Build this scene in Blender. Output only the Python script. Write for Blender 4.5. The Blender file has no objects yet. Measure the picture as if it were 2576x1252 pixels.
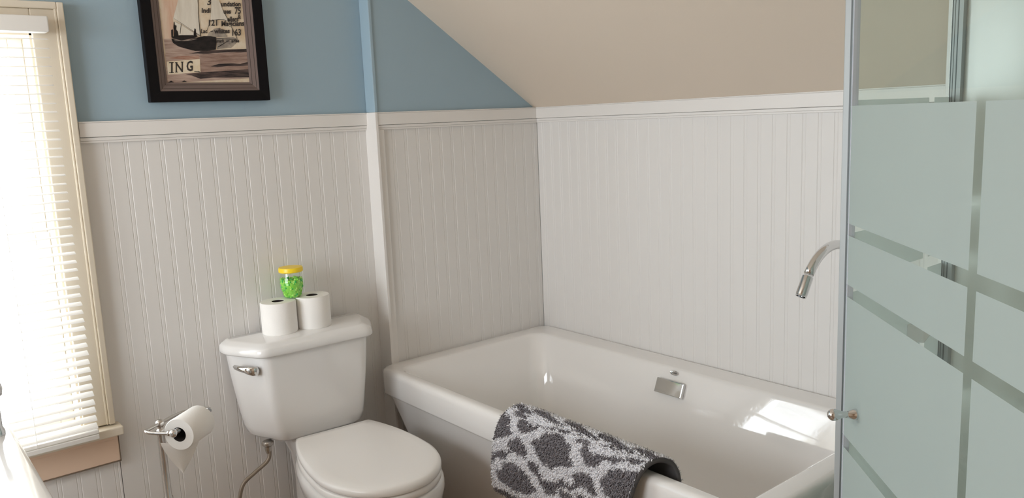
import bpy, bmesh, math, random
import numpy as np
from mathutils import Vector, Matrix
random.seed(7)
scene = bpy.context.scene
C = scene.collection
PI = math.pi

# ------------------------------------------------------------------ materials
def mat(name, col, rough=.5, metal=0., coat=0., spec=.5, bump=None, noise=None, trans=None):
    m = bpy.data.materials.new(name); m.use_nodes = True
    nt = m.node_tree; b = nt.nodes['Principled BSDF']
    b.inputs['Base Color'].default_value = (*col, 1)
    b.inputs['Roughness'].default_value = rough
    b.inputs['Metallic'].default_value = metal
    b.inputs['Coat Weight'].default_value = coat
    b.inputs['Coat Roughness'].default_value = .03
    b.inputs['Specular IOR Level'].default_value = spec
    tc = nt.nodes.new('ShaderNodeTexCoord')
    if noise:   # (scale, second colour, detail)
        n = nt.nodes.new('ShaderNodeTexNoise'); n.inputs['Scale'].default_value = noise[0]
        n.inputs['Detail'].default_value = noise[2] if len(noise) > 2 else 4
        mx = nt.nodes.new('ShaderNodeMix'); mx.data_type = 'RGBA'
        mx.inputs[6].default_value = (*col, 1); mx.inputs[7].default_value = (*noise[1], 1)
        nt.links.new(tc.outputs['Object'], n.inputs['Vector'])
        nt.links.new(n.outputs['Fac'], mx.inputs[0]); nt.links.new(mx.outputs[2], b.inputs['Base Color'])
    if bump:    # (scale, strength, distance)
        n = nt.nodes.new('ShaderNodeTexNoise'); n.inputs['Scale'].default_value = bump[0]
        n.inputs['Detail'].default_value = bump[3] if len(bump) > 3 else 3
        bp = nt.nodes.new('ShaderNodeBump'); bp.inputs['Strength'].default_value = bump[1]
        bp.inputs['Distance'].default_value = bump[2]
        nt.links.new(tc.outputs['Object'], n.inputs['Vector'])
        nt.links.new(n.outputs['Fac'], bp.inputs['Height']); nt.links.new(bp.outputs['Normal'], b.inputs['Normal'])
    return m

def glass_mat(name, tint, gloss=.06, frost=0., fcol=(.6, .7, .66), transl=.5):
    m = bpy.data.materials.new(name); m.use_nodes = True
    nt = m.node_tree; nt.nodes.remove(nt.nodes['Principled BSDF'])
    out = nt.nodes['Material Output']
    t = nt.nodes.new('ShaderNodeBsdfTransparent'); t.inputs['Color'].default_value = (*tint, 1)
    cur = t.outputs[0]
    if frost:
        d = nt.nodes.new('ShaderNodeBsdfDiffuse'); d.inputs['Color'].default_value = (*fcol, 1)
        tr = nt.nodes.new('ShaderNodeBsdfTranslucent'); tr.inputs['Color'].default_value = (*fcol, 1)
        a = nt.nodes.new('ShaderNodeMixShader'); a.inputs[0].default_value = transl
        nt.links.new(d.outputs[0], a.inputs[1]); nt.links.new(tr.outputs[0], a.inputs[2])
        b = nt.nodes.new('ShaderNodeMixShader'); b.inputs[0].default_value = frost
        nt.links.new(cur, b.inputs[1]); nt.links.new(a.outputs[0], b.inputs[2]); cur = b.outputs[0]
    g = nt.nodes.new('ShaderNodeBsdfGlossy'); g.inputs['Roughness'].default_value = .02 if not frost else .25
    mx = nt.nodes.new('ShaderNodeMixShader'); mx.inputs[0].default_value = gloss
    nt.links.new(cur, mx.inputs[1]); nt.links.new(g.outputs[0], mx.inputs[2])
    nt.links.new(mx.outputs[0], out.inputs['Surface'])
    return m

M = {}
M['white_trim'] = mat('white semi-gloss paint', (.79, .765, .74), .38, bump=(60, .06, .002))
M['bead'] = mat('white beadboard paint', (.755, .735, .715), .45)
M['blue'] = mat('sky blue wall paint', (.34, .455, .53), .6, bump=(220, .12, .001), noise=(3, (.325, .44, .52)))
M['cream'] = mat('cream ceiling paint', (.68, .59, .49), .7, bump=(200, .1, .001), noise=(2.5, (.70, .60, .50)))
M['plain'] = mat('warm beige wall paint', (.66, .52, .40), .7)
M['old_trim'] = mat('old cream window paint', (.72, .64, .52), .45, bump=(45, .15, .002), noise=(14, (.76, .69, .58)))
M['tan_trim'] = mat('peach apron paint', (.76, .56, .42), .5, bump=(60, .1, .002), noise=(9, (.80, .61, .47)))
M['grime'] = mat('brown grime line', (.20, .15, .11), .8)
M['blind'] = None
M['porcelain'] = mat('white porcelain', (.80, .79, .78), .12, coat=.6)
M['plastic'] = mat('white seat plastic', (.86, .84, .82), .25)
M['acrylic'] = mat('white tub acrylic', (.83, .81, .79), .05, coat=.9, bump=(24, .085, .004, 4))
M['chrome'] = mat('polished chrome', (.72, .72, .72), .06, 1.)
M['chrome_dark'] = mat('dark chrome', (.30, .30, .31), .12, 1.)
M['nickel'] = mat('brushed nickel', (.55, .52, .49), .25, 1.)
M['braid'] = mat('braided steel', (.33, .28, .23), .42, .8, bump=(900, .6, .001))
M['alu'] = mat('grey aluminium', (.36, .38, .38), .5, .25)
M['alu_dark'] = mat('dark aluminium groove', (.10, .11, .11), .5, .3)
M['seal'] = mat('lavender grey door seal', (.36, .37, .44), .45)
M['seal_light'] = mat('pale door seal', (.52, .53, .59), .4)
M['paper'] = mat('white tissue paper', (.88, .86, .83), .9, bump=(350, .3, .001))
M['core'] = mat('brown cardboard core', (.05, .04, .035), .9)
M['frame'] = mat('black picture frame', (.005, .004, .005), .5, spec=.15)
M['liner'] = mat('taupe frame liner', (.155, .112, .10), .5, bump=(400, .15, .001))
M['liner_line'] = mat('dark liner groove', (.05, .035, .03), .6)
M['yellow'] = mat('yellow plastic lid', (.95, .68, .02), .35)
M['gel'] = mat('green gel beads', (.16, .62, .05), .15, noise=(70, (.35, .80, .10)))
M['gel2'] = mat('deep green gel bead', (.02, .48, .07), .12)
M['gel3'] = mat('lime gel bead', (.45, .85, .16), .12)
def pile_mat(name, col):
    m = mat(name, col, .95); nt = m.node_tree; b = nt.nodes['Principled BSDF']
    tr = nt.nodes.new('ShaderNodeBsdfTranslucent'); tr.inputs['Color'].default_value = (*col, 1)
    mx = nt.nodes.new('ShaderNodeMixShader'); mx.inputs[0].default_value = .10
    nt.links.new(b.outputs[0], mx.inputs[1]); nt.links.new(tr.outputs[0], mx.inputs[2])
    nt.links.new(mx.outputs[0], nt.nodes['Material Output'].inputs['Surface'])
    return m
M['pile_w'] = pile_mat('white shag pile', (.95, .94, .965))
M['pile_g'] = pile_mat('grey shag pile', (.27, .252, .268))
M['backing'] = mat('dark grey mat backing', (.075, .07, .07), .9, bump=(500, .3, .001))
M['floor'] = mat('honey wood floor', (.35, .25, .18), .45, noise=(6, (.42, .305, .22)))
M['dark'] = mat('dark gap', (.02, .02, .02), .8)
M['surround'] = mat('pale shower wall acrylic', (.76, .78, .75), .2)
M['pane'] = glass_mat('clear window glass', (.97, .98, .98), .04)
M['clear'] = glass_mat('clear shower glass', (.945, .975, .96), .05)
M['frost'] = glass_mat('frosted shower glass', (.85, .95, .9), .03, .97, (.640, .722, .712), .60)
M['jar'] = glass_mat('clear jar plastic', (.97, .99, .96), .07)

def blind_mat():
    m = bpy.data.materials.new('white blind slat'); m.use_nodes = True
    nt = m.node_tree; b = nt.nodes['Principled BSDF']
    b.inputs['Base Color'].default_value = (.82, .80, .77, 1); b.inputs['Roughness'].default_value = .4
    tr = nt.nodes.new('ShaderNodeBsdfTranslucent'); tr.inputs['Color'].default_value = (.85, .82, .78, 1)
    mx = nt.nodes.new('ShaderNodeMixShader'); mx.inputs[0].default_value = .25
    nt.links.new(b.outputs[0], mx.inputs[1]); nt.links.new(tr.outputs[0], mx.inputs[2])
    nt.links.new(mx.outputs[0], nt.nodes['Material Output'].inputs['Surface'])
    return m
M['blind'] = blind_mat()

# ------------------------------------------------------------------ helpers
def obj(name, V, F, m, parent=None, smooth=False, bevel=0, seg=2, mi=None, sub=0, sharp=None):
    off = Vector((0, 0, 0))
    p = parent
    while p is not None:
        off += Vector(p.location); p = p.parent
    me = bpy.data.meshes.new(name)
    me.from_pydata([tuple(Vector(v) - off) for v in V], [], [tuple(f) for f in F]); me.update()
    for k in (m if isinstance(m, (list, tuple)) else [m]): me.materials.append(k)
    if mi is not None: me.polygons.foreach_set('material_index', mi)
    bm = bmesh.new(); bm.from_mesh(me); bmesh.ops.recalc_face_normals(bm, faces=bm.faces); bm.to_mesh(me); bm.free()
    if smooth: me.polygons.foreach_set('use_smooth', [True] * len(me.polygons))
    if sharp is not None: me.set_sharp_from_angle(angle=math.radians(sharp))
    o = bpy.data.objects.new(name, me); C.objects.link(o)
    if parent is not None: o.parent = parent
    if bevel:
        b = o.modifiers.new('bevel', 'BEVEL'); b.width = bevel; b.segments = seg; b.limit_method = 'ANGLE'
        b.angle_limit = math.radians(35)
    if sub:
        s = o.modifiers.new('sub', 'SUBSURF'); s.levels = sub; s.render_levels = sub
    return o

def thing(name, label, cat, loc=(0, 0, 0), group=None):
    o = bpy.data.objects.new(name, None); C.objects.link(o); o.location = loc; o.empty_display_size = .05
    o['label'] = label; o['category'] = cat
    if group: o['group'] = group
    return o
def tag(o, label, cat, group=None):
    o['label'] = label; o['category'] = cat
    if group: o['group'] = group
    return o
def struct(o): o['kind'] = 'structure'; return o

class MB:
    def __init__(s): s.V = []; s.F = []; s.I = []
    def add(s, V, F, i=0):
        n = len(s.V); s.V += [tuple(v) for v in V]; s.F += [tuple(k + n for k in f) for f in F]; s.I += [i] * len(F); return s
    def box(s, x0, x1, y0, y1, z0, z1, i=0):
        return s.add([(x, y, z) for x in (x0, x1) for y in (y0, y1) for z in (z0, z1)],
              [(0, 1, 3, 2), (4, 6, 7, 5), (0, 4, 5, 1), (2, 3, 7, 6), (0, 2, 6, 4), (1, 5, 7, 3)], i)
    def loft(s, rings, cap0=True, cap1=True, i=0, closed=True):
        n = len(rings[0]); V = [v for r in rings for v in r]; F = []
        for a in range(len(rings) - 1):
            for k in range(n if closed else n - 1):
                F.append((a * n + k, a * n + (k + 1) % n, (a + 1) * n + (k + 1) % n, (a + 1) * n + k))
        if cap0: F.append(tuple(range(n))[::-1])
        if cap1: F.append(tuple(range((len(rings) - 1) * n, len(rings) * n)))
        return s.add(V, F, i)
    def tube(s, P, r, seg=12, i=0):
        P = [Vector(p) for p in P]; R = r if isinstance(r, (list, tuple)) else [r] * len(P)
        rings = []; up = None
        for k, p in enumerate(P):
            t = (P[min(k + 1, len(P) - 1)] - P[max(k - 1, 0)]).normalized()
            if up is None: up = t.orthogonal().normalized()
            up = (up - t * up.dot(t)).normalized(); w = t.cross(up)
            rings.append([p + (up * math.cos(a) + w * math.sin(a)) * R[k] for a in [2 * PI * j / seg for j in range(seg)]])
        return s.loft(rings, i=i)
    def lathe(s, prof, origin=(0, 0, 0), axis=(0, 0, 1), seg=32, i=0, caps=True):
        ax = Vector(axis).normalized(); u = ax.orthogonal().normalized(); w = ax.cross(u); o = Vector(origin)
        rings = [[o + ax * h + (u * math.cos(a) + w * math.sin(a)) * max(r, 1e-5) for a in [2 * PI * j / seg for j in range(seg)]] for r, h in prof]
        return s.loft(rings, cap0=caps, cap1=caps, i=i)
    def sphere(s, c, r, i=0, seg=16):
        return s.lathe([(r * math.sin(PI * k / 10), -r * math.cos(PI * k / 10)) for k in range(11)], c, seg=seg, i=i)
    def prism(s, poly, axis, a, b, i=0):   # poly in the two remaining axes
        def P(u, v, w):
            return {'x': (w, u, v), 'y': (u, w, v), 'z': (u, v, w)}[axis]
        n = len(poly); V = [P(u, v, a) for u, v in poly] + [P(u, v, b) for u, v in poly]
        F = [tuple(range(n)), tuple(range(n, 2 * n))[::-1]] + [(k, (k + 1) % n, n + (k + 1) % n, n + k) for k in range(n)]
        return s.add(V, F, i)
    def build(s, name, m, parent=None, **k):
        if isinstance(m, (list, tuple)): k['mi'] = s.I
        return obj(name, s.V, s.F, m, parent, **k)

def rrect(x0, x1, y0, y1, r, z, n=8):
    out = []
    for cx_, cy_, a0 in ((x1 - r, y1 - r, 0), (x0 + r, y1 - r, PI / 2), (x0 + r, y0 + r, PI), (x1 - r, y0 + r, 1.5 * PI)):
        for k in range(n + 1):
            a = a0 + PI / 2 * k / n; out.append((cx_ + r * math.cos(a), cy_ + r * math.sin(a), z))
    return out
def round_poly(P, r, n=6):
    out = []; N = len(P)
    for k in range(N):
        p = Vector(P[k]); a = (Vector(P[k - 1]) - p); b = (Vector(P[(k + 1) % N]) - p)
        rr = r[k] if isinstance(r, (list, tuple)) else r
        d = min(rr, a.length * .48, b.length * .48); A = p + a.normalized() * d; B = p + b.normalized() * d
        for j in range(n + 1):
            t = j / n; out.append(tuple(A * (1 - t) ** 2 + p * 2 * t * (1 - t) + B * t * t))
    return out
def smooth_path(P, n=8):
    P = [Vector(p) for p in P]; P = [2 * P[0] - P[1]] + P + [2 * P[-1] - P[-2]]; out = []
    for i in range(1, len(P) - 2):
        a, b, c, d = P[i - 1:i + 3]
        for k in range(n):
            t = k / n; out.append(.5 * (2 * b + (c - a) * t + (2 * a - 5 * b + 4 * c - d) * t * t + (3 * b - a - 3 * c + d) * t ** 3))
    out.append(P[-2]); return out

# ------------------------------------------------------------------ camera
f_px, yaw, pitch, roll = 2024.73, math.radians(39.21), math.radians(9.189), math.radians(-2.395)
fw = Vector((math.sin(yaw) * math.cos(pitch), math.cos(yaw) * math.cos(pitch), -math.sin(pitch)))
rt = Vector((math.cos(yaw), -math.sin(yaw), 0)); up = rt.cross(fw)
r2 = math.cos(roll) * rt + math.sin(roll) * up; u2 = -math.sin(roll) * rt + math.cos(roll) * up
cd = bpy.data.cameras.new('camera'); cam = bpy.data.objects.new('camera', cd); C.objects.link(cam)
cam.matrix_world = Matrix(((r2.x, u2.x, -fw.x, -2.345), (r2.y, u2.y, -fw.y, -2.6664), (r2.z, u2.z, -fw.z, 1.5), (0, 0, 0, 1)))
cd.sensor_width = 36; cd.lens = f_px / 2576 * 36; cd.clip_start = .02
scene.camera = cam

# ------------------------------------------------------------------ room shell
YB = .06            # back wall plane behind the toilet; the tub alcove is furred out to y = 0
WX0, WX1, WZ0, WZ1 = -2.64, -1.882, .60, 1.80     # window opening
RT, RB = 1.544, 1.483                              # chair rail top / bottom
LX, FY = -3.75, -3.35
struct(MB().box(LX - .1, .1, FY - .1, .3, -.1, 0).build('floor', M['floor']))

def bead_strip(u0, u1, first, pitch, m, place, z0, z1, rev=False):
    """beadboard: a front skin with a double groove at every board edge; place(u, depth, z) -> point"""
    prof = [(u0, 0)]
    g = first
    w, d = .0042, .0012
    while g < u1 - .01:
        if g > u0 + .008:
            prof += [(g - .0075, 0), (g - .0055, d), (g - .0035, .0004), (g + .0035, .0004), (g + .0055, d), (g + .0075, 0)]
        g += pitch
    prof.append((u1, 0))
    V = [place(u, dd, z) for z in (z0, z1) for u, dd in prof]; n = len(prof)
    F = [(k, k + 1, n + k + 1, n + k) for k in range(n - 1)]
    # back of the panel
    V += [place(u, .012, z) for z in (z0, z1) for u in (u0, u1)]; b = 2 * n
    F += [(b, b + 1, b + 3, b + 2), (0, b, b + 2, n), (n - 1, b + 1, b + 3, 2 * n - 1),
          tuple(range(n)) + (b + 1, b), tuple(range(n, 2 * n)) + (b + 3, b + 2)]
    return V, F

# back wall: painted plaster with the furred-out tub alcove, and a hole for the window
wb = MB()
wb.box(LX - .1, WX0, YB + .012, YB + .17, 0, 2.6)
wb.box(WX1, -.80, YB + .012, YB + .17, 0, 2.6)
wb.box(WX0, WX1, YB + .012, YB + .17, 0, WZ0 - .03)
wb.box(WX0, WX1, YB + .012, YB + .17, WZ1, 2.6)
wb.box(-.80, .1, .012, YB + .17, 0, 2.6)
wb.box(LX - .1, WX0 - .09, YB, YB + .012, RB, 2.6); wb.box(WX1 + .07, -.80, YB, YB + .012, RB, 2.6); wb.box(-.80, 0, 0, .012, RB, 2.6)
wb.box(WX0 - .09, WX1 + .07, YB, YB + .012, 1.87, 2.6)
wall_back = struct(wb.build('wall_back', M['blue']))
V, F = bead_strip(-1.788, -.802, -1.717, .0545, None, lambda u, d, z: (u, YB + d, z), .09, RB + .02)
obj('beadboard', V, F, M['bead'], wall_back)
V, F = bead_strip(LX, -1.79, -3.71, .0545, None, lambda u, d, z: (u, YB + d, z), .09, .56)
obj('beadboard', V, F, M['bead'], wall_back)
V, F = bead_strip(-.80, -.001, -.7272, .0539, None, lambda u, d, z: (u, d, z), .09, RB + .02)
obj('beadboard', V, F, M['bead'], wall_back)

# right wall
wall_right = struct(MB().box(.012, .12, FY - .1, .3, 0, 2.6).build('wall_right', M['cream']))
V, F = bead_strip(-1.84, -.001, -1.8121, .0538, None, lambda u, d, z: (d, u, z), .09, RB + .02)
obj('beadboard', V, F, M['bead'], wall_right)

# chair rail: flat board, thin cap line and a small lower step
def rail(name, fn, a, b):
    m = MB()
    for (d0, d1, z0, z1) in ((-.017, .012, RB + .014, RT - .004), (-.013, .012, RB + .003, RB + .013), (-.010, .012, RB - .004, RB + .003), (-.019, .012, RT - .004, RT)):
        fn(m, a, b, d0, d1, z0, z1)
    return struct(m.build(name, M['white_trim'], bevel=.0015))
rail('trim_1', lambda m, a, b, d0, d1, z0, z1: m.box(a, b, YB + d0, YB + d1, z0, z1), -1.79, -.806)
rail('trim_2', lambda m, a, b, d0, d1, z0, z1: m.box(a, b, d0, d1, z0, z1), -.800, -.0)
rail('trim_3', lambda m, a, b, d0, d1, z0, z1: m.box(d0, d1, a, b, z0, z1), -1.83, -.0)
# corner post that finishes the furred-out alcove wall (white below the rail, blue above)
struct(MB().box(-.812, -.800, -.020, YB + .0, .0, RT).box(-.800, -.772, -.010, .0, 0, RB - .004).build('trim_4', M['white_trim'], bevel=.002))
struct(MB().box(-.804, -.790, -.006, YB, RT, 2.5).build('trim_5', M['blue'], bevel=.003))
struct(MB().box(LX, -.813, YB - .014, YB + .012, 0, .10).build('baseboard_back', M['white_trim'], bevel=.003))

# ceiling: sloped plane that lands on the right wall's rail, then flat
sl = .677
xz = lambda x: 1.546 + sl * (-x - .02)
ce = MB()
ce.prism([(.1, xz(.1)), (-1.30, xz(-1.30)), (LX - .1, xz(-1.30)), (LX - .1, 2.62), (.1, 2.62)], 'y', FY - .1, .3)
struct(ce.build('ceiling', M['cream']))

# the left wall beside the camera has a second window that also lights the room
Y0, Y1, Z0, Z1 = -1.65, -.25, .9, 2.15
wl = MB().box(LX - .1, LX, FY - .1, Y0, 0, 2.6).box(LX - .1, LX, Y1, .3, 0, 2.6).box(LX - .1, LX, Y0, Y1, 0, Z0).box(LX - .1, LX, Y0, Y1, Z1, 2.6)
struct(wl.build('wall_left', M['plain']))
struct(MB().box(LX - .1, .1, FY - .1, FY, 0, 2.6).build('wall_front', M['plain']))
# boxed-out wall that carries the shower, full height, in front of the slope
XB = -.33
struct(MB().box(XB, .012, -2.75, -1.836, 0, 2.4).build('wall_shower', M['surround']))
struct(MB().box(XB - .004, XB + .03, -1.848, -1.832, 0, 2.2).build('trim_6', M['white_trim'], bevel=.002))
struct(MB().box(-1.3, .012, -2.85, -2.75, 0, 2.4).build('wall_partition', M['surround']))

# ------------------------------------------------------------------ window
win = struct(thing('window_1', '', '', (-2.26, YB, WZ0)));
del win['label']; del win['category']
m = MB()
yc = YB - .022
m.box(WX1, -1.800, yc, YB + .03, WZ0, 1.868)                # right casing board
m.box(WX0 - .08, WX0, yc, YB + .03, WZ0, 1.868)
m.box(WX0, WX1, yc, YB + .03, WZ1, 1.868)
m.box(-1.812, -1.794, yc - .010, YB + .03, WZ0, 1.888)      # backband
m.box(-1.819, -1.812, yc - .005, YB + .03, WZ0, 1.872)
m.box(WX0 - .098, WX0 - .08, yc - .010, YB + .03, WZ0, 1.888)
m.box(WX0 - .08, -1.812, yc - .010, YB + .03, 1.868, 1.888)
m.build('casing', M['old_trim'], win, bevel=.003)
m = MB().box(WX0, WX0 + .006, YB - .01, YB + .165, WZ0, WZ1).box(WX1 - .006, WX1, YB - .01, YB + .165, WZ0, WZ1).box(WX0, WX1, YB - .01, YB + .165, WZ1 - .006, WZ1)
m.build('jamb', M['old_trim'], win)
MB().box(WX0 - .12, -1.779, .0, YB + .03, .568, .596).box(WX0, WX1, YB + .03, YB + .2, .57, .60).build('window_sill', M['old_trim'], win, bevel=.004)
MB().box(WX0 - .09, -1.790, .040, YB + .012, .473, .566).box(WX0 - .09, -1.792, .032, .044, .548, .567).build('apron', M['tan_trim'], win, bevel=.003)
MB().box(WX0 - .09, -1.789, .0405, YB + .004, .4695, .473).box(-1.790, -1.7878, .0405, YB + .004, .47, .566).build('caulk_line', M['grime'], win)
ys = YB + .075
m = MB()
for z0, z1, dy in ((WZ0, 1.215, 0), (1.185, WZ1, .035)):
    m.box(WX0 + .006, WX0 + .045, ys + dy, ys + dy + .03, z0, z1); m.box(WX1 - .045, WX1 - .006, ys + dy, ys + dy + .03, z0, z1)
    m.box(WX0 + .045, WX1 - .045, ys + dy, ys + dy + .03, z0, z0 + .05); m.box(WX0 + .045, WX1 - .045, ys + dy, ys + dy + .03, z1 - .04, z1)
m.build('sash', M['white_trim'], win, bevel=.003)
MB().box(WX0 + .04, WX1 - .04, ys + .012, ys + .016, WZ0 + .04, 1.18).build('window_pane', M['pane'], win)
MB().box(WX0 + .04, WX1 - .04, ys + .047, ys + .051, 1.22, WZ1 - .03).build('window_pane', M['pane'], win)

w2 = struct(thing('window_2', '', '', (LX, -1.05, Z0))); del w2['label']; del w2['category']
m = MB()
for a, b, c, d in ((Y0 - .08, Y0, Z0 - .08, Z1 + .08), (Y1, Y1 + .08, Z0 - .08, Z1 + .08), (Y0, Y1, Z1, Z1 + .08), (Y0, Y1, Z0 - .08, Z0)):
    m.box(LX, LX + .02, a, b, c, d)
m.build('casing', M['old_trim'], w2, bevel=.003)
MB().box(LX - .07, LX - .04, Y0, Y0 + .04, Z0, Z1).box(LX - .07, LX - .04, Y1 - .04, Y1, Z0, Z1).box(LX - .07, LX - .04, Y0, Y1, 1.46, 1.50).build('sash', M['white_trim'], w2)

# ------------------------------------------------------------------ blind
bl = thing('window_blind', 'white horizontal mini blind, lowered with its slats open, over the bright window', 'blind', (-2.26, -.012, .585))
bx0, bx1 = WX0 - .03, -1.854
MB().box(bx0, bx1 + .005, -.030, .030, 1.797, 1.840).build('headrail', M['blind'], bl, bevel=.003)
MB().box(bx0, bx1, -.024, -.002, .600, .611).box(bx0, bx1, -.027, -.001, .583, .598).build('bottom_rail', M['blind'], bl, bevel=.002)
zt, zb = 1.778, .622
ns = 46
for k in range(ns):
    z = zt + (zb - zt) * k / (ns - 1)
    th = math.radians(9 + 22 * max(0, (k - 22) / 24) + random.uniform(-2.5, 2.5)); rows = []
    bow = .0022
    dz = random.uniform(-.0012, .0012)
    for x in (bx0, bx1):
        for j in range(5):
            q = (j / 4 - .5); yy = q * .0255; h = bow * (1 - 4 * q * q)
            rows.append((x, -.013 + yy * math.cos(th) - h * math.sin(th), z + dz * (x == bx1) + yy * math.sin(th) + h * math.cos(th)))
    V = rows + [(v[0], v[1], v[2] - .0006) for v in rows]
    F = [(j, j + 1, 5 + j + 1, 5 + j) for j in range(4)] + [(10 + j, 15 + j, 16 + j, 11 + j) for j in range(4)]
    F += [(0, 5, 15, 10), (4, 14, 19, 9)] + [(j, 10 + j, 11 + j, j + 1) for j in range(4)] + [(5 + j, 6 + j, 16 + j, 15 + j) for j in range(4)]
    obj('slat', V, F, M['blind'], bl, smooth=False)
for x in (-2.50, -2.02):
    MB().tube([(x, -.027, .60), (x, -.027, 1.80)], .0008, 6).build('ladder_cord', M['blind'], bl)

# ------------------------------------------------------------------ framed print
pic = thing('framed_print', 'black framed sailing boat print with old lettering, hanging on the blue wall', 'picture', (-1.385, YB, 1.597))
px0, px1, pz0, pz1 = -1.581, -1.189, 1.597, 2.12
ow, lw = .034, .027
def frame_mesh(x0, x1, z0, z1, w, yf, yi, yb):
    """four mitred sides: outer edge at yf (front), inner edge at yi"""
    V = []
    for (a, b, c, d, y) in ((x0, x1, z0, z1, yb), (x0, x1, z0, z1, yf), (x0 + w, x1 - w, z0 + w, z1 - w, yi), (x0 + w, x1 - w, z0 + w, z1 - w, yb)):
        V += [(a, y, c), (b, y, c), (b, y, d), (a, y, d)]
    F = []
    for r in range(4):
        for k in range(4):
            F.append((r * 4 + k, r * 4 + (k + 1) % 4, ((r + 1) % 4) * 4 + (k + 1) % 4, ((r + 1) % 4) * 4 + k))
    return V, F
V, F = frame_mesh(px0, px1, pz0, pz1, ow, YB - .032, YB - .028, YB - .002)
obj('frame', V, F, M['frame'], pic, bevel=.002)
V, F = frame_mesh(px0 + ow, px1 - ow, pz0 + ow, pz1 - ow, lw, YB - .026, YB - .014, YB - .003)
ln = obj('liner', V, F, M['liner'], pic)
m = MB()
for q in (.007, .019):
    V, F = frame_mesh(px0 + ow + q, px1 - ow - q, pz0 + ow + q, pz1 - ow - q, .0014, YB - .0262 + q * .44, YB - .0257 + q * .44, YB - .02 + q * .44); m.add(V, F)
m.build('liner_groove', M['liner_line'], ln)
ix0, ix1, iz0, iz1 = px0 + ow + lw, px1 - ow - lw, pz0 + ow + lw, pz1 - ow - lw
def T(cx, cy, d=0):
    return (-1.523 + .000229 * cx - .0000238 * cy, YB - .0115 - d, 1.915 + .000013 * cx - .000218 * cy)
def stain(name, a, b, scale=(18, 60), rough=.6, thr=(.35, .65)):
    m = bpy.data.materials.new(name); m.use_nodes = True; nt = m.node_tree; bs = nt.nodes['Principled BSDF']
    bs.inputs['Roughness'].default_value = rough; bs.inputs['Specular IOR Level'].default_value = .2
    tc = nt.nodes.new('ShaderNodeTexCoord'); mp = nt.nodes.new('ShaderNodeMapping'); mp.inputs['Scale'].default_value = (scale[0], 1, scale[1])
    n = nt.nodes.new('ShaderNodeTexNoise'); n.inputs['Scale'].default_value = 1; n.inputs['Detail'].default_value = 6; n.inputs['Roughness'].default_value = .65
    r = nt.nodes.new('ShaderNodeValToRGB')
    r.color_ramp.elements[0].position = thr[0]; r.color_ramp.elements[1].position = thr[1]
    r.color_ramp.elements[0].color = (*a, 1); r.color_ramp.elements[1].color = (*b, 1)
    nt.links.new(tc.outputs['Object'], mp.inputs[0]); nt.links.new(mp.outputs[0], n.inputs['Vector'])
    nt.links.new(n.outputs['Fac'], r.inputs[0]); nt.links.new(r.outputs[0], bs.inputs['Base Color'])
    return m
inks = [stain('parchment print', (.62, .47, .31), (.75, .66, .53), (14, 14)),
        stain('rose sky print', (.60, .36, .25), (.70, .56, .44), (45, 6)),
        stain('sail print', (.62, .56, .47), (.74, .69, .60), (30, 5)),
        stain('hull print', (.012, .010, .010), (.03, .024, .022), (25, 60)),
        stain('rose water print', (.30, .20, .165), (.52, .40, .33), (10, 130)),
        stain('dark water print', (.03, .024, .024), (.17, .115, .10), (12, 120), thr=(.42, .72)),
        stain('rust water print', (.22, .08, .05), (.50, .33, .25), (14, 110)),
        stain('brown water print', (.22, .135, .105), (.40, .285, .235), (12, 100)),
        stain('grey wash print', (.20, .17, .15), (.42, .36, .29), (30, 40)),
        stain('tile print', (.70, .57, .39), (.78, .69, .56), (25, 25))]
pr = MB()
def patch(poly, i, d, n=0):
    pr.prism([( T(x, y)[0], T(x, y)[2]) for x, y in poly], 'y', YB - .0115 - d, YB - .0115 - d + .00015, i)
pr.box(ix0 - .004, ix1 + .004, YB - .0115, YB - .004, iz0 - .004, iz1 + .004, 0)
patch([(40, -900), (330, -900), (300, 0), (215, 270), (230, 480), (200, 560), (95, 560), (60, 200)], 1, .0002)
patch([(90, 560), (1280, 560), (1285, 760), (120, 800)], 0, .0002)
patch([(90, 560), (640, 555), (700, 800), (125, 830)], 4, .0004)
patch([(112, 770), (1288, 770), (1335, 1195), (140, 1195)], 4, .0006)
patch([(590, 800), (1292, 790), (1310, 1060), (598, 1065)], 7, .0008)
patch([(150, 835), (300, 815), (580, 815), (583, 862), (420, 872), (250, 850)], 6, .0010)
patch([(420, 785), (560, 765), (600, 752), (900, 742), (1275, 748), (1285, 790), (1180, 796), (1000, 785), (760, 790), (640, 800), (560, 785)], 5, .0012)
patch([(740, 985), (860, 952), (1050, 955), (1180, 970), (1305, 940), (1308, 1000), (1150, 1000), (1000, 990), (840, 1000)], 5, .0012)
patch([(390, 1085), (590, 1062), (900, 1065), (1312, 1052), (1332, 1180), (1000, 1165), (760, 1150), (600, 1160), (480, 1105)], 5, .0012)
patch([(130, 885), (588, 868), (598, 1062), (150, 1072)], 9, .0014)
patch([(690, 540), (720, 480), (800, 430), (870, 420), (930, 470), (985, 555), (820, 560)], 8, .0010)
patch([(820, 570), (1060, 560), (1140, 590), (1110, 660), (1040, 720), (830, 735)], 8, .0008)
patch([(330, -700), (520, -900), (548, 0), (560, 200), (590, 520), (470, 455), (340, 360), (215, 270), (285, 0)], 2, .0014)
patch([(235, 320), (330, 370), (470, 465), (580, 522), (330, 520), (250, 500)], 2, .0012)
patch([(735, -500), (800, -700), (850, 0), (905, 150), (1000, 335), (930, 305), (850, 295), (735, 312), (742, 150)], 2, .0014)
patch([(545, -900), (552, -900), (562, 200), (598, 540), (588, 540), (556, 200)], 3, .0017)     # mast
patch([(215, 264), (222, 268), (590, 528), (580, 528)], 3, .0017)                                # boom
patch([(322, 350), (327, 350), (312, 495), (306, 495)], 3, .0017)
patch([(735, 305), (741, 305), (690, 450), (684, 450)], 3, .0017)
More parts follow.
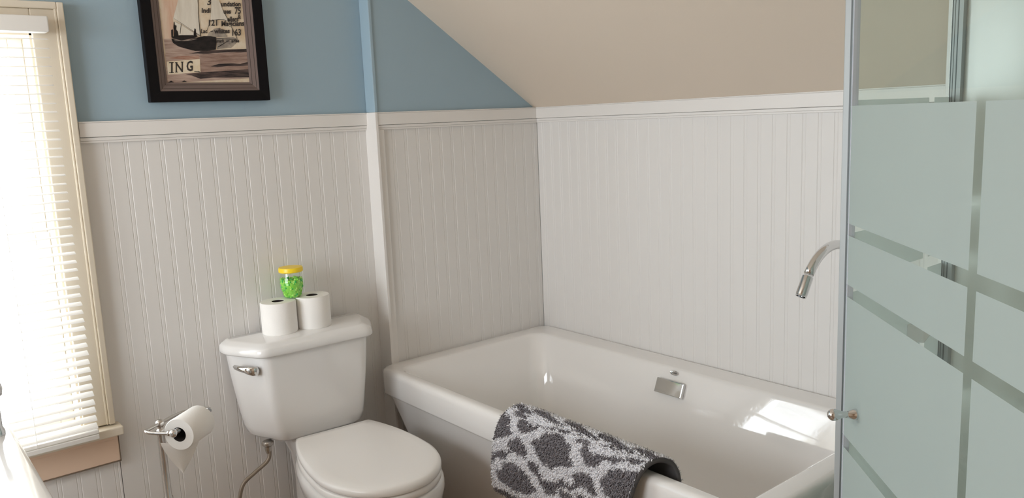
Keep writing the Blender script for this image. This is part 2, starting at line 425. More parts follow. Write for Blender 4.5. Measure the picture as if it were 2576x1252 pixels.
patch([(905, 150), (911, 150), (1012, 345), (1004, 345)], 3, .0017)
patch([(1004, 340), (1060, 440), (1130, 580), (1122, 582), (1050, 440)], 3, .0017)
patch([(735, 312), (850, 292), (930, 300), (1000, 332), (930, 308), (850, 300)], 3, .0018)
patch([(820, 572), (1110, 596), (1110, 602), (820, 580)], 3, .0017)
patch([(840, 700), (1000, 608), (1006, 612), (846, 708)], 3, .0017)
patch([(190, 560), (300, 592), (420, 590), (520, 560), (640, 535), (740, 540), (815, 556), (822, 640), (815, 738), (690, 752), (520, 748), (400, 712), (290, 675), (215, 622)], 3, .0018)
patch([(200, 530), (320, 515), (480, 518), (560, 540), (500, 562), (330, 590), (205, 556)], 3, .0018)
patch([(188, 440), (202, 425), (214, 440), (212, 545), (192, 545)], 3, .0019)
patch([(222, 330), (232, 318), (236, 365), (262, 378), (255, 430), (278, 462), (290, 535), (222, 545), (226, 450), (218, 400)], 3, .0019)
patch([(498, 490), (510, 420), (526, 430), (530, 480), (545, 540), (495, 545)], 3, .0019)
patch([(230, 588), (420, 592), (540, 570), (540, 576), (420, 600), (240, 596)], 8, .0020)
patch([(150, 1185), (190, 1160), (230, 1188)], 3, .0016); patch([(330, 1188), (370, 1170), (410, 1190)], 3, .0016)

INK = mat('print ink', (.035, .028, .025), .7)
def text_mesh(mb, s, cx, cy, h, w=None, bold=.0, d=.0021, flip=False, slab=False):
    """lettering of cap height h (print units) with its baseline's left end at (cx, cy)"""
    cu = bpy.data.curves.new('t', 'FONT'); cu.body = s; cu.size = 1; cu.resolution_u = 2; cu.offset = bold
    o = bpy.data.objects.new('t', cu); C.objects.link(o)
    me = bpy.data.meshes.new_from_object(o.evaluated_get(bpy.context.evaluated_depsgraph_get()))
    bpy.data.objects.remove(o); bpy.data.curves.remove(cu)
    vs = [v.co.copy() for v in me.vertices]; x0 = min(v.x for v in vs); x1 = max(v.x for v in vs)
    ky = h / .69; kx = (w / (x1 - x0)) if w else ky
    V = [T(cx + (v.x - x0) * kx, cy - v.y * ky, d) for v in vs]
    mb.add(V, [tuple(p.vertices) for p in me.polygons]); bpy.data.meshes.remove(me)
let = MB()
def serif(*segs):
    for x0, x1, y0, y1 in segs:
        let.add([T(x0, y0, .0021), T(x1, y0, .0021), T(x1, y1, .0021), T(x0, y1, .0021)], [(0, 1, 2, 3)])
text_mesh(let, '3', 685, 82, 92, 55, .02)
text_mesh(let, 'undation', 885, 104, 66, 288, .032)
text_mesh(let, 'Indi', 608, 196, 66, 126, .032)
text_mesh(let, 'ues', 922, 212, 66, 108, .032)
text_mesh(let, '75', 1085, 215, 95, 92, .025)
text_mesh(let, '&', 1128, 292, 66, 52, .02)
text_mesh(let, 'ellers', 978, 330, 70, 162, .032)
text_mesh(let, '121', 710, 386, 84, 120, .025)
text_mesh(let, 'Magicians', 892, 396, 74, 336, .032)
text_mesh(let, 'Lac', 600, 492, 58, 90, .032)
text_mesh(let, '-', 735, 490, 58, 34, .02)
text_mesh(let, 'whites', 786, 500, 66, 228, .032)
text_mesh(let, '163', 1052, 540, 94, 130, .025)
text_mesh(let, 'mark', 826, 636, 50, 110, .032)
text_mesh(let, '-', 965, 634, 50, 40, .018)
text_mesh(let, 'ages', 1040, 642, 52, 116, .032)
ing = MB(); _l = let; let = ing
text_mesh(ing, 'I', 188, 1048, 146, 22, .02)
serif((160, 222, 896, 908), (162, 226, 1040, 1050))
text_mesh(ing, 'N', 250, 1044, 140, 100, .012)
serif((240, 276, 900, 910), (320, 356, 896, 906), (244, 282, 1038, 1046))
text_mesh(ing, 'G', 400, 1034, 142, 88, .025)
serif((508, 582, 1046, 1053), (574, 582, 1050, 1062))
let = _l
let.add(ing.V, ing.F)
pr.add(let.V, let.F, len(inks)); pr.build('print', inks + [INK], pic)

# ------------------------------------------------------------------ toilet
tx = -1.178
to = thing('toilet', 'white two-piece toilet with closed lid, standing between the window and bathtub', 'toilet', (tx, -.35, 0))
TP = [(-1.450, .035), (-1.450, -.025), (-1.378, -.168), (-.976, -.182), (-.906, -.050), (-.906, .022)]
TPr = [.015, .05, .030, .030, .05, .015]
def tank_ring(s, z, ins=0., sy=1.):
    c = Vector((tx, .03)); out = []
    for x, y in round_poly(TP, TPr, 7):
        dx, dy = x - c.x, y - c.y; L = max(1e-6, math.hypot(dx, dy)); hx = 1 - ins / .27
        yy = c.y + dy * sy
        if dy < -.02: yy += ins * min(1, -dy / .12)
        out.append((c.x + dx * s * hx, yy, z))
    return out
rings = [tank_ring(a, z, .016, b) for a, z, b in ((.62, .438, .80), (.73, .443, .90), (.79, .456, .96), (.83, .485, .985), (.865, .53, .99), (.91, .60, 1.0), (.955, .68, 1.), (.985, .75, 1.0), (.985, .762, 1.0))]
MB().loft(rings).build('tank', M['porcelain'], to, smooth=True, sharp=50)
rings = [tank_ring(1, z, i_) for z, i_ in ((.757, .010), (.757, .002), (.762, -.001), (.772, 0.), (.783, .002), (.789, .008), (.792, .014), (.797, .022), (.8, .030))]
MB().loft(rings).build('tank_lid', M['porcelain'], to, smooth=True, sharp=60)
# flush lever on the left chamfer
cn = Vector((-.893, -.449, 0)); ct = Vector((-.449, .893, 0)); pv = Vector((-1.3860, -.1160, .708)); z_ = Vector((0, 0, 1))
lv = MB()
lv.lathe([(.014, -.004), (.014, .004), (.010, .008), (.007, .018), (.0, .019)], pv, cn, 20)
sec = []
for t, w, o_, h in ((-.016, .010, .010, .006), (-.006, .013, .018, .013), (.006, .012, .022, .014), (.022, .009, .024, .011), (.040, .008, .026, .008), (.058, .006, .025, .006), (.063, .002, .024, .003)):
    t *= 1.12; w *= 1.25; h *= 1.25
    c = pv + ct * t + cn * o_ + z_ * (.006 + t * .14)
    sec.append([c + z_ * w * math.cos(a) + cn * h * .6 * math.sin(a) for a in [2 * PI * k / 12 for k in range(12)]])
lv.loft(sec)
lv.build('flush_lever', M['chrome'], to, smooth=True, sharp=50)
# bowl, seat and lid
rotz = math.radians(-4.5)
def oval(z, L, W, y0, back=.135, n=28, cx=tx + .005, dx=0, skew=True):
    """elongated plan: straight back edge of half-width `back`, front nose at y0-L"""
    P = []
    half = []
    ym = y0 - L * .58
    b0 = math.acos(back / W); A = (y0 - ym) / math.sin(b0)
    half.append((back * .55, y0 + .0015)); half.append((back * .97, y0 + .0008))
    for k in range(n + 1):
        t = k / n
        if t < .42:
            b = b0 * (1 - t / .42); half.append((W * math.cos(b), ym + A * math.sin(b)))
        else:
            a = (t - .42) / .58 * PI / 2; half.append((W * max(0., math.cos(a)) ** .94, ym - L * .42 * math.sin(a)))
    P = half + [(-x, y) for x, y in half[::-1][1:]]
    out = []
    for x, y in P:
        X, Y = x + dx, y - y0
        out.append((cx + X * math.cos(rotz) - Y * math.sin(rotz), y0 + X * math.sin(rotz) + Y * math.cos(rotz), z))
    return out
SY = -.222
lid = MB().loft([oval(.4515, .550, .189, SY - .004, .132), oval(.455, .554, .193, SY - .002, .135), oval(.466, .554, .194, SY - .001, .136), oval(.4735, .551, .191, SY, .134), oval(.4770, .541, .182, SY - .004, .128), oval(.478, .50, .15, SY - .03, .09), oval(.4783, .30, .07, SY - .12, .03)], i=0)
lid.build('seat_lid', M['plastic'], to, smooth=True, sharp=60)
MB().loft([oval(.426, .546, .189, SY - .004, .132), oval(.428, .551, .193, SY - .002, .135), oval(.444, .551, .194, SY - .002, .135), oval(.4475, .546, .189, SY - .004, .132)]).build('seat', M['plastic'], to, smooth=True, sharp=60)
for sx in (-.075, .075):
    MB().lathe([(.012, -.02), (.014, 0), (.012, .02)], (tx + sx + .012, SY + .012, .448), (1, 0, 0), 16).build('hinge', M['plastic'], to, smooth=True, sharp=50)
bw = [oval(0, .46, .13, -.22, .10, dx=.0), oval(.03, .455, .128, -.22, .10), oval(.12, .44, .118, -.22, .095), oval(.22, .47, .135, -.22, .10), oval(.30, .53, .168, -.215, .11),
      oval(.36, .565, .196, -.212, .125), oval(.395, .572, .204, -.21, .13), oval(.415, .568, .203, -.21, .13), oval(.424, .558, .195, -.212, .125)]
MB().loft(bw).loft([rrect(tx - w + .012, tx + w + .012, -.30, y1, .03, z) for w, y1, z in ((.085, -.02, .0), (.085, -.02, .28), (.09, -.01, .36), (.105, .01, .405), (.112, .015, .428), (.106, .01, .436))]).build('bowl', M['porcelain'], to, smooth=True, sharp=50)

hs = thing('supply_hose', 'thin braided grey water hose curving down from under the toilet tank', 'hose', (-1.355, -.06, .15))
MB().tube(smooth_path([(-1.352, -.075, .425), (-1.350, -.078, .395), (-1.362, -.08, .371), (-1.408, -.08, .345), (-1.450, -.08, .318), (-1.468, -.08, .270), (-1.470, -.07, .21), (-1.465, -.05, .165)], 8), .0068, 12).build('hose', M['braid'], hs, smooth=True)
MB().lathe([(.016, 0), (.020, .004), (.020, .012), (.012, .02), (.011, .03), (.009, .04), (.007, .045)], (-1.352, -.075, .441), (0, 0, -1), 12).build('nut', M['nickel'], hs, smooth=True, sharp=30)
MB().tube([(-1.465, -.05, .15), (-1.465, .055, .15)], .010, 12).tube([(-1.465, -.05, .14), (-1.465, -.05, .175)], .011, 12).build('shutoff_valve', M['nickel'], hs, smooth=True, sharp=40)

# ------------------------------------------------------------------ toilet rolls on the tank and the bead jar
def roll(name, label, loc, r, h, axis=(0, 0, 1), rc=.021, group=None):
    t = thing(name, label, 'toilet roll', loc, group)
    m = MB(); o = Vector(loc)
    prof = [(rc, h * .5), (rc, .0), (r - .002, .0), (r, .003), (r, h - .003), (r - .002, h), (rc, h)]
    m.lathe(prof + [(rc, h * .5)], o, axis, 48, caps=False); m.build('tissue', M['paper'], t, smooth=True, sharp=50)
    MB().lathe([(rc + .0002, .0005), (rc + .0002, h - .001), (rc - .0012, h - .001), (rc - .0012, .0005), (rc + .0002, .0005)], o, axis, 32, caps=False).build('core', M['core'], t, smooth=True, sharp=50)
    return t
roll('toilet_roll', 'white toilet roll on the tank lid, the one nearer the window', (-1.252, -.030, .8002), .0605, .110, group='toilet rolls on the tank')
roll('toilet_roll', 'white toilet roll on the tank lid, the one nearer the bathtub', (-1.129, -.040, .8002), .0610, .112, group='toilet rolls on the tank')
jl = (-1.190, -.018, .9125)
jr = thing('bead_jar', 'small clear jar of green gel beads with yellow lid, on top of the toilet rolls', 'jar', jl)
o = Vector(jl)
pj = [(.0, 0.), (.029, 0.), (.033, .004), (.037, .016), (.0425, .034), (.0445, .050), (.0430, .066), (.0395, .076), (.0375, .082), (.0375, .094)]
MB().lathe(pj, o, seg=36).build('jar_body', M['jar'], jr, smooth=True, sharp=70)
MB().lathe([(.0, .090), (.040, .090), (.0418, .092), (.0418, .103), (.0400, .1065), (.0, .1075)], o, seg=48).build('lid', M['yellow'], jr, smooth=True, sharp=40)
gb = MB(); rr = random.Random(3)
def jrad(h): return np.interp(h, [0, .004, .016, .034, .05, .066], [.028, .031, .035, .0405, .0425, .041])
gb.lathe([(.0, .002), (.026, .002), (.032, .016), (.037, .034), (.0385, .05), (.034, .062), (.0, .063)], o, seg=24, i=0)
for k in range(420):
    h = rr.uniform(.004, .066); R_ = jrad(h) - .005; a = rr.uniform(0, 2 * PI); q = R_ * (rr.uniform(.9, 1) if h < .060 else rr.uniform(.1, 1) ** .5)
    s_ = rr.uniform(.0032, .0050)
    c = o + Vector((q * math.cos(a), q * math.sin(a), h))
    gb.lathe([(s_ * math.sin(PI * j / 5), -s_ * math.cos(PI * j / 5)) for j in range(6)], c, seg=8, i=rr.choice((0, 0, 1, 2, 2)))
gbo = gb.build('gel_beads', [M['gel'], M['gel2'], M['gel3']], jr, smooth=True); gbo['kind'] = 'stuff'

# ------------------------------------------------------------------ toilet paper stand
hx, hy = -1.741, -.26
st = thing('toilet_paper_stand', 'brushed metal floor stand with a bent arm for toilet paper, beside the window', 'stand', (hx, hy, 0))
MB().lathe([(.0, 0), (.085, 0), (.088, .004), (.080, .012), (.03, .02), (.014, .03), (.012, .05)], (hx, hy, 0), seg=40).build('base', M['nickel'], st, smooth=True, sharp=40)
MB().lathe([(.0105, .04), (.0105, .422), (.0130, .426), (.0130, .436), (.0102, .440), (.0095, .625), (.0115, .630), (.0130, .638), (.0115, .646), (.0070, .650), (.0070, .654)], (hx + .004, hy, -.001), seg=24).build('post', M['nickel'], st, smooth=True, sharp=40)
zt_ = .664
sa = math.radians(50); E1 = Vector((math.sin(sa), math.cos(sa), 0)); E2 = Vector((math.cos(sa), -math.sin(sa), 0))
def SQ(u, v, z): return Vector((hx + .004, hy, 0)) + E1 * u + E2 * v + Vector((0, 0, z))
MB().sphere(SQ(0, 0, zt_), .0132).build('finial', M['nickel'], st, smooth=True)
rv = .088
arm = smooth_path([SQ(.118, rv, .660), SQ(.138, rv - .012, .659), SQ(.143, .045, .656), SQ(.130, .014, .655), SQ(.105, .002, .657), SQ(.06, 0, .661), SQ(0, 0, zt_), SQ(-.055, 0, zt_ + .003), SQ(-.070, .004, zt_ + .004), SQ(-.076, .015, zt_ + .003), SQ(-.074, .04, zt_ + .001), SQ(-.070, rv - .004, .664)], 8)
MB().tube(arm, .0052, 12).build('arm', M['nickel'], st, smooth=True)
MB().sphere(SQ(-.068, rv, .664), .0120).lathe([(.0085, 0), (.0085, .006)], SQ(-.068, rv - .016, .664), E2, 14).build('end_ball', M['chrome'], st, smooth=True)
MB().tube([SQ(-.066, rv, .664), SQ(.118, rv, .662)], .0075, 12).build('spindle', M['chrome_dark'], st, smooth=True)
rl = roll('toilet_roll', 'partly used toilet roll on the metal stand with a pointed loose sheet hanging', SQ(-.048, rv + .003, .6520), .0475, .110, axis=E1, rc=.0215)
ry = hy
m = MB(); ny, nx = 10, 9; rows = []
for j in range(ny + 1):
    t = j / ny; z = .613 - .093 * t
    hw = .054 * (1 - t ** 1.25) + .0008; c0 = SQ(-.008, rv - .010, 0); e_ = Vector((.985, -.17, 0)); g_ = Vector((-.17, -.985, 0))
    row = []
    for k in range(nx + 1):
        q = k / nx * 2 - 1
        pt_ = c0 + e_ * (hw * q - .008 - .004 * t) + g_ * (.010 * math.cos(q * 2.2) * (1 - .5 * t))
        row.append((pt_.x, pt_.y, z + .010 * abs(q) * (1 - t) ** 2))
    rows.append(row)
V = [v for r in rows for v in r]; V += [(x, y + .0006, z) for x, y, z in V]; n = nx + 1; N = (ny + 1) * n
F = []
for j in range(ny):
    for k in range(nx):
        a = j * n + k; F += [(a, a + 1, a + n + 1, a + n), (N + a, N + a + n, N + a + n + 1, N + a + 1)]
obj('loose_sheet', V, F, M['paper'], rl, smooth=True)

# ------------------------------------------------------------------ bathtub
TX0, TX1, TY0, TY1 = -.868, -.003, -1.685, -.006
tb = thing('bathtub', 'white acrylic drop-edge bathtub in the corner below the sloped ceiling', 'bathtub', (-.43, -.84, 0))
def out_ring(z, ix, iy, r): return rrect(TX0 + ix, TX1 - ix, TY0 + iy, TY1 - iy, r, z, 8)
IX0, IX1, IY0, IY1 = -.826, -.112, -1.618, -.085
def in_ring(z, a, b, c, d, r): return rrect(IX0 + a, IX1 - b, IY0 + c, IY1 - d, r, z, 8)
R = [out_ring(.0, .13, .20, .05), out_ring(.02, .125, .195, .05), out_ring(.25, .068, .10, .05), out_ring(.462, .019, .030, .045), out_ring(.476, .014, .018, .05), out_ring(.478, .004, .004, .05), out_ring(.481, .001, .001, .05),
     out_ring(.486, 0, 0, .05), out_ring(.555, 0, 0, .05), out_ring(.566, .001, .001, .05), out_ring(.574, .005, .005, .05), out_ring(.5785, .011, .011, .05), out_ring(.580, .018, .018, .05)]
def inner(z, b):       # b = how far the wall has come in; the backrest end slopes most
    k = b / .20
    return in_ring(z, b * .85, b, b * .95 + .02 * k, b * 1.35, .062 + .04 * k)
R += [in_ring(.580, -.008, -.006, -.008, -.004, .062), in_ring(.5785, -.003, .002, -.002, .003, .062)]
R += [inner(z, b) for z, b in ((.574, .006), (.566, .0097), (.556, .0140), (.54, .0208), (.52, .0289), (.50, .0366), (.48, .0439), (.46, .0506), (.44, .0567), (.42, .0622), (.39, .0686), (.36, .0739), (.30, .083), (.24, .096), (.19, .118), (.155, .155), (.135, .20), (.127, .25))]
MB().loft(R).build('tub_body', M['acrylic'], tb, smooth=True, sharp=45)
# overflow plate on the far inner wall (tilted like the wall)
nn = Vector((-.925, 0, .38)).normalized(); vv = Vector((.38, 0, .925)).normalized(); uu = Vector((0, -1, 0))
oc = Vector((-.146, -.848, .512)) + nn * .004
def plate(c, hw, hh, d0, d1):
    V = [c + uu * a * hw + vv * b * hh + nn * d for d in (d0, d1) for a, b in ((-1, -1), (1, -1), (1, 1), (-1, 1))]
    return V, [(0, 1, 2, 3)[::-1], (4, 5, 6, 7), (0, 1, 5, 4), (1, 2, 6, 5), (2, 3, 7, 6), (3, 0, 4, 7)]
V, F = plate(oc, .061, .027, -.02, .010)
obj('overflow_plate', V, F, M['chrome'], tb, bevel=.003)
nn = Vector((-.85, 0, .53)).normalized(); vv = Vector((.53, 0, .85)).normalized()
bc = Vector((-.124, -.848, .563)) + nn * .002
m = MB()
m.loft([[bc + uu * .019 * k * math.cos(a) + vv * .0085 * k * math.sin(a) + nn * d for a in [2 * PI * j / 32 for j in range(32)]] for k, d in ((1, -.006), (1, .001), (.93, .002), (.84, .0012))])
bd = m.build('maker_badge', M['chrome'], tb, smooth=True, sharp=40)
m = MB()
for k in range(7):
    c = bc + uu * (-.0095 + k * .0032) + nn * .0014
    V = [c + uu * a * .0006 + vv * b * (.0034 - .0003 * abs(k - 3)) + nn * d for d in (0, .0006) for a, b in ((-1, -1), (1, -1), (1, 1), (-1, 1))]
    m.add(V, [(0, 1, 2, 3), (4, 5, 6, 7), (0, 1, 5, 4), (1, 2, 6, 5), (2, 3, 7, 6), (3, 0, 4, 7)])
m.build('badge_mark', M['chrome_dark'], bd)

# spout: gooseneck rising from the tub's far deck corner
sp = thing('tub_spout', 'chrome gooseneck tub spout arching over the far rim beside the shower door', 'faucet', (-.058, -1.548, .58))
xr, y0, Rr, za = -.085, -1.52, .165, 1.115
sx_, sy_ = -.072, -1.535
path = [(sx_, sy_, .585), (sx_, sy_, .80)] + [(xr - Rr + Rr * math.cos(a), y0, za - Rr + Rr * math.sin(a)) for a in [math.radians(d) for d in range(-8, 148, 6)]]
path[2] = (xr, y0, za - Rr - .03)
MB().tube(path, .0135, 20).build('gooseneck', M['chrome'], sp, smooth=True)
a = math.radians(146); e = Vector((xr - Rr + Rr * math.cos(a), y0, za - Rr + Rr * math.sin(a))); tdir = Vector((-math.sin(a), 0, math.cos(a))).normalized()
MB().lathe([(.0138, 0), (.0150, .0005), (.0155, .052), (.0145, .054), (.0145, .058), (.0120, .058), (.0115, .050)], e - tdir * .004, tdir, 28).build('nozzle', M['chrome'], sp, smooth=True, sharp=40)
MB().lathe([(.024, 0), (.024, .006), (.017, .012), (.014, .02)], (sx_, sy_, .5795), seg=28).build('base_flange', M['chrome'], sp, smooth=True, sharp=40)

# ------------------------------------------------------------------ bath mat over the front rim
mt = thing('bath_mat', 'grey and white trellis shag bath mat draped over the front rim of the bathtub', 'bath mat', (-.866, -1.09, .58))
SEC = [(-.782, .535), (-.778, .575), (-.793, .61), (-.83, .628), (-.865, .625), (-.895, .602), (-.912, .56), (-.922, .50), (-.930, .43), (-.927, .38), (-.912, .352)]
S = smooth_path([(x, 0, z) for x, z in SEC], 12); S = np.array([(v.x, v.z) for v in S])
sl_ = np.r_[0, np.cumsum(np.hypot(*np.diff(S, axis=0).T))]; NV = 90
tt = np.linspace(0, sl_[-1], NV + 1); S = np.c_[np.interp(tt, sl_, S[:, 0]), np.interp(tt, sl_, S[:, 1])]
Tn = np.gradient(S, axis=0); Tn /= np.hypot(Tn[:, 0], Tn[:, 1])[:, None]; Nn = np.c_[Tn[:, 1], -Tn[:, 0]]
if Nn[NV // 2] @ np.array([-1., .6]) < 0: Nn = -Nn
def ystart(v): return float(np.interp(v, [0, .35, .6, 1], [-.85, -.812, -.785, -.780]))
LU = .557
def msurf(u, v, d):
    k = v * NV; i = min(int(k), NV - 1); f = k - i
    p = S[i] * (1 - f) + S[i + 1] * f; n = Nn[i] * (1 - f) + Nn[i + 1] * f
    return Vector((p[0] + n[0] * d, ystart(v) - LU * u, p[1] + n[1] * d)), Vector((n[0], 0, n[1])), Vector((Tn[i][0], 0, Tn[i][1]))
NU = 40; rows0, rows1 = [], []
for j in range(NV + 1):
    rows0.append([msurf(i / NU, j / NV, -.0075)[0] for i in range(NU + 1)]); rows1.append([msurf(i / NU, j / NV, -.0145)[0] for i in range(NU + 1)])
V = [v for r in rows0 for v in r] + [v for r in rows1 for v in r]; n = NU + 1; N = (NV + 1) * n; F = []
for j in range(NV):
    for i in range(NU):
        a = j * n + i; F += [(a, a + 1, a + n + 1, a + n), (N + a, N + a + n, N + a + n + 1, N + a + 1)]
    F += [(j * n, j * n + n, N + j * n + n, N + j * n), (j * n + NU, N + j * n + NU, N + j * n + n + NU, j * n + n + NU)]
for i in range(NU):
    F += [(i, N + i, N + i + 1, i + 1), (NV * n + i, NV * n + i + 1, N + NV * n + i + 1, N + NV * n + i)]
obj('backing', V, F, M['backing'], mt, smooth=True, sharp=60)
for u in (0.0, 1.0):
    MB().tube([msurf(u, k / 60, -.0095)[0] for k in range(61)], .0068, 10).build('bound_edge', M['backing'], mt, smooth=True)
PAT = [[(0.0,0.408),(0.0,0.392),(0.071,0.417),(0.086,0.458),(0.129,0.508),(0.071,0.558),(0.0,0.6),(0.0,0.45)],[(0.064,0.375),(0.057,0.35),(0.1,0.342),(0.164,0.358),(0.179,0.392),(0.114,0.383)],[(0.129,0.4),(0.179,0.392),(0.214,0.408),(0.3,0.383),(0.386,0.367),(0.457,0.35),(0.543,0.358),(0.5,0.367),(0.386,0.383),(0.3,0.392),(0.257,0.45),(0.207,0.483),(0.15,0.45)],[(0.121,0.583),(0.15,0.542),(0.193,0.517),(0.257,0.55),(0.286,0.592),(0.279,0.625),(0.229,0.625),(0.157,0.633),(0.129,0.658),(0.114,0.692),(0.057,0.708),(0.029,0.708),(0.029,0.742),(0.0,0.758),(0.0,0.7),(0.029,0.675),(0.121,0.642),(0.136,0.617)],[(0.279,0.517),(0.336,0.467),(0.35,0.425),(0.464,0.392),(0.507,0.408),(0.521,0.433),(0.557,0.433),(0.571,0.5),(0.614,0.533),(0.636,0.542),(0.564,0.575),(0.521,0.592),(0.486,0.617),(0.421,0.617),(0.364,0.575),(0.321,0.533)],[(0.1,0.725),(0.186,0.692),(0.229,0.708),(0.293,0.725),(0.329,0.75),(0.336,0.775),(0.386,0.8),(0.357,0.833),(0.307,0.867),(0.214,0.883),(0.071,0.858),(0.043,0.808),(0.093,0.775)],[(0.293,0.642),(0.35,0.633),(0.379,0.642),(0.386,0.675),(0.429,0.717),(0.479,0.708),(0.507,0.708),(0.536,0.683),(0.543,0.667),(0.593,0.667),(0.629,0.667),(0.65,0.65),(0.636,0.592),(0.7,0.55),(0.736,0.558),(0.779,0.592),(0.8,0.633),(0.8,0.675),(0.757,0.658),(0.707,0.642),(0.636,0.7),(0.543,0.725),(0.521,0.767),(0.464,0.8),(0.429,0.767),(0.4,0.742),(0.364,0.7),(0.314,0.683)],[(0.621,0.425),(0.643,0.392),(0.679,0.425),(0.707,0.433),(0.764,0.417),(0.814,0.4),(0.864,0.392),(0.929,0.358),(1.0,0.35),(0.957,0.392),(0.886,0.4),(0.843,0.442),(0.793,0.433),(0.771,0.458),(0.764,0.492),(0.743,0.5),(0.693,0.508),(0.657,0.475)],[(0.571,0.4),(0.557,0.367),(0.621,0.367),(0.657,0.375),(0.643,0.392),(0.614,0.392)],[(0.836,0.475),(0.943,0.442),(1.0,0.42),(1.0,0.66),(0.9,0.645),(0.85,0.618),(0.8,0.558),(0.829,0.525)],[(0.714,0.358),(0.743,0.342),(0.85,0.35),(0.829,0.358),(0.757,0.358)],[(-.01,1.01),(-.01,0.945),(0.1,0.925),(0.5,0.94),(1.01,0.93),(1.01,1.01)]]
def inside(u, v, P):
    c = False; j = len(P) - 1
    for i in range(len(P)):
        if (P[i][1] > v) != (P[j][1] > v) and u < (P[j][0] - P[i][0]) * (v - P[i][1]) / (P[j][1] - P[i][1]) + P[i][0]: c = not c
        j = i
    return c
def grey_at(u, v):
    if v < .335 or (v > .70 and u > .55 and not v > .925): return math.sin(u * 26 + 3 * math.sin(v * 30)) + math.sin(v * 42 + 1.5) > .15
    return any(inside(u, v, P) for P in PAT)
rg = random.Random(11); tf = MB(); SLEN = sl_[-1]
du = .0036 / LU; dv = .0036 / SLEN
nu_, nv_ = int(1 / du), int(1 / dv)
TV, TF, TI = [], [], []
GU, GV = 110, 90
for b in range(GV + 1):
    for a in range(GU + 1): TV.append(msurf(a / GU, b / GV, -.0070)[0])
for b in range(GV):
    for a in range(GU):
        k = b * (GU + 1) + a; TF.append((k, k + 1, k + GU + 2, k + GU + 1)); TI.append(1 if grey_at((a + .5) / GU, (b + .5) / GV) else 0)
for a in range(nu_):
    for b in range(nv_):
        u = min(.998, max(.002, (a + rg.random()) / nu_)); v = min(.998, max(.002, (b + rg.random()) / nv_))
        p, n_, t_ = msurf(u, v, -.0075)
        g = grey_at(u + rg.gauss(0, .004), v + rg.gauss(0, .005))
        lean = (t_ * rg.gauss(.5, .45) + Vector((0, -1, 0)) * rg.gauss(.15, .5)) * (1.0)
        d = (n_ + lean * .8).normalized(); L_ = rg.uniform(.010, .0145)
        w = rg.uniform(.0013, .0021); s1 = d.orthogonal().normalized(); s2 = d.cross(s1)
        mid = p + d * L_ * .55; tip = p + (d + lean * .35 - Vector((0, 0, .15))).normalized() * L_
        k0 = len(TV)
        for c, ww in ((p, w), (mid, w * 1.15)):
            for ang in (0, 2.094, 4.189): TV.append(c + (s1 * math.cos(ang) + s2 * math.sin(ang)) * ww)
        TV.append(tip)
        for q in range(3):
            q2 = (q + 1) % 3
            TF += [(k0 + q, k0 + q2, k0 + 3 + q2, k0 + 3 + q), (k0 + 3 + q, k0 + 3 + q2, k0 + 6)]; TI += [1 if g else 0] * 2
po = obj('pile', TV, TF, [M['pile_w'], M['pile_g']], mt, smooth=True, mi=TI); po['kind'] = 'stuff'

# ------------------------------------------------------------------ neo-angle shower enclosure
PX, PY = -.799, -1.846
sh = thing('shower_enclosure', 'corner shower enclosure of striped frosted glass with grey metal frame, beyond the tub', 'shower', (-.8, -2.3, 0))
ang = math.radians(44); dd = Vector((-math.sin(ang), -math.cos(ang), 0)); dn = Vector((-math.cos(ang), math.sin(ang), 0)); P0 = Vector((PX, PY, 0))
DZ0, DZ1 = .10, 1.98
BANDS = ((1.2415, 1.2655), (1.117, 1.142), (.797, .823))
def DP(s, z, d): return P0 + dd * s + dn * d + Vector((0, 0, z))
def dbox(mb, s0, s1, z0, z1, d0, d1, i=0):
    V = [DP(s, z, d) for s in (s0, s1) for z in (z0, z1) for d in (d0, d1)]
    return mb.add(V, [(0, 1, 3, 2), (4, 6, 7, 5), (0, 4, 5, 1), (2, 3, 7, 6), (0, 2, 6, 4), (1, 5, 7, 3)], i)
def in_bands(z): return any(a < z < b for a, b in BANDS)
def etched(mb, pt, scuts, zcuts, fn, d0, d1):
    """glass sheet: front skin split where the etching starts and stops, plain clear back and edges"""
    ns_, nz_ = len(scuts), len(zcuts)
    V = [pt(s, z, d1) for s in scuts for z in zcuts]; F = []; I = []
    for a in range(ns_ - 1):
        for b in range(nz_ - 1):
            F.append((a * nz_ + b, (a + 1) * nz_ + b, (a + 1) * nz_ + b + 1, a * nz_ + b + 1))
            I.append(fn((scuts[a] + scuts[a + 1]) / 2, (zcuts[b] + zcuts[b + 1]) / 2))
    mb.add(V, F); mb.I[-len(F):] = I
    V = [pt(s, z, d) for s in (scuts[0], scuts[-1]) for z in (zcuts[0], zcuts[-1]) for d in (d0, d1)]
    mb.add(V, [(0, 1, 3, 2), (4, 6, 7, 5), (0, 4, 5, 1), (2, 3, 7, 6), (0, 2, 6, 4)])
ZC = sorted([DZ0, 1.4974, DZ1 - .02] + [z for b in BANDS for z in b])
def door_fn(s, z):
    if z > 1.4974 or in_bands(z) or .5190 < s < .5435: return 0
    return 1
gl = MB(); etched(gl, DP, [.015, .5190, .5435, .80], ZC, door_fn, -.003, .003)
door = gl.build('door', [M['clear'], M['frost']], sh)
m = MB(); dbox(m, .004, .020, DZ0, DZ1, -.010, .0015); m.build('door_seal', M['seal'], door, bevel=.003)
m = MB(); dbox(m, .0200, .0235, DZ0, DZ1, -.009, .0035); dbox(m, .002, .0045, DZ0, DZ1, -.009, .0020); m.build('seal_strip', M['seal_light'], door, bevel=.001)
kc = DP(.096, .894, .003); KP = [(.0, 0), (.0116, 0), (.0116, .0026), (.0099, .0077), (.0073, .0146), (.0064, .0223), (.0073, .0292), (.0099, .0352), (.0118, .0412), (.0120, .0455), (.0110, .0498), (.0082, .0537), (.0043, .0558), (.0, .0563)]
MB().lathe(KP, kc, dn, 28).build('knob', M['chrome'], door, smooth=True, sharp=50)
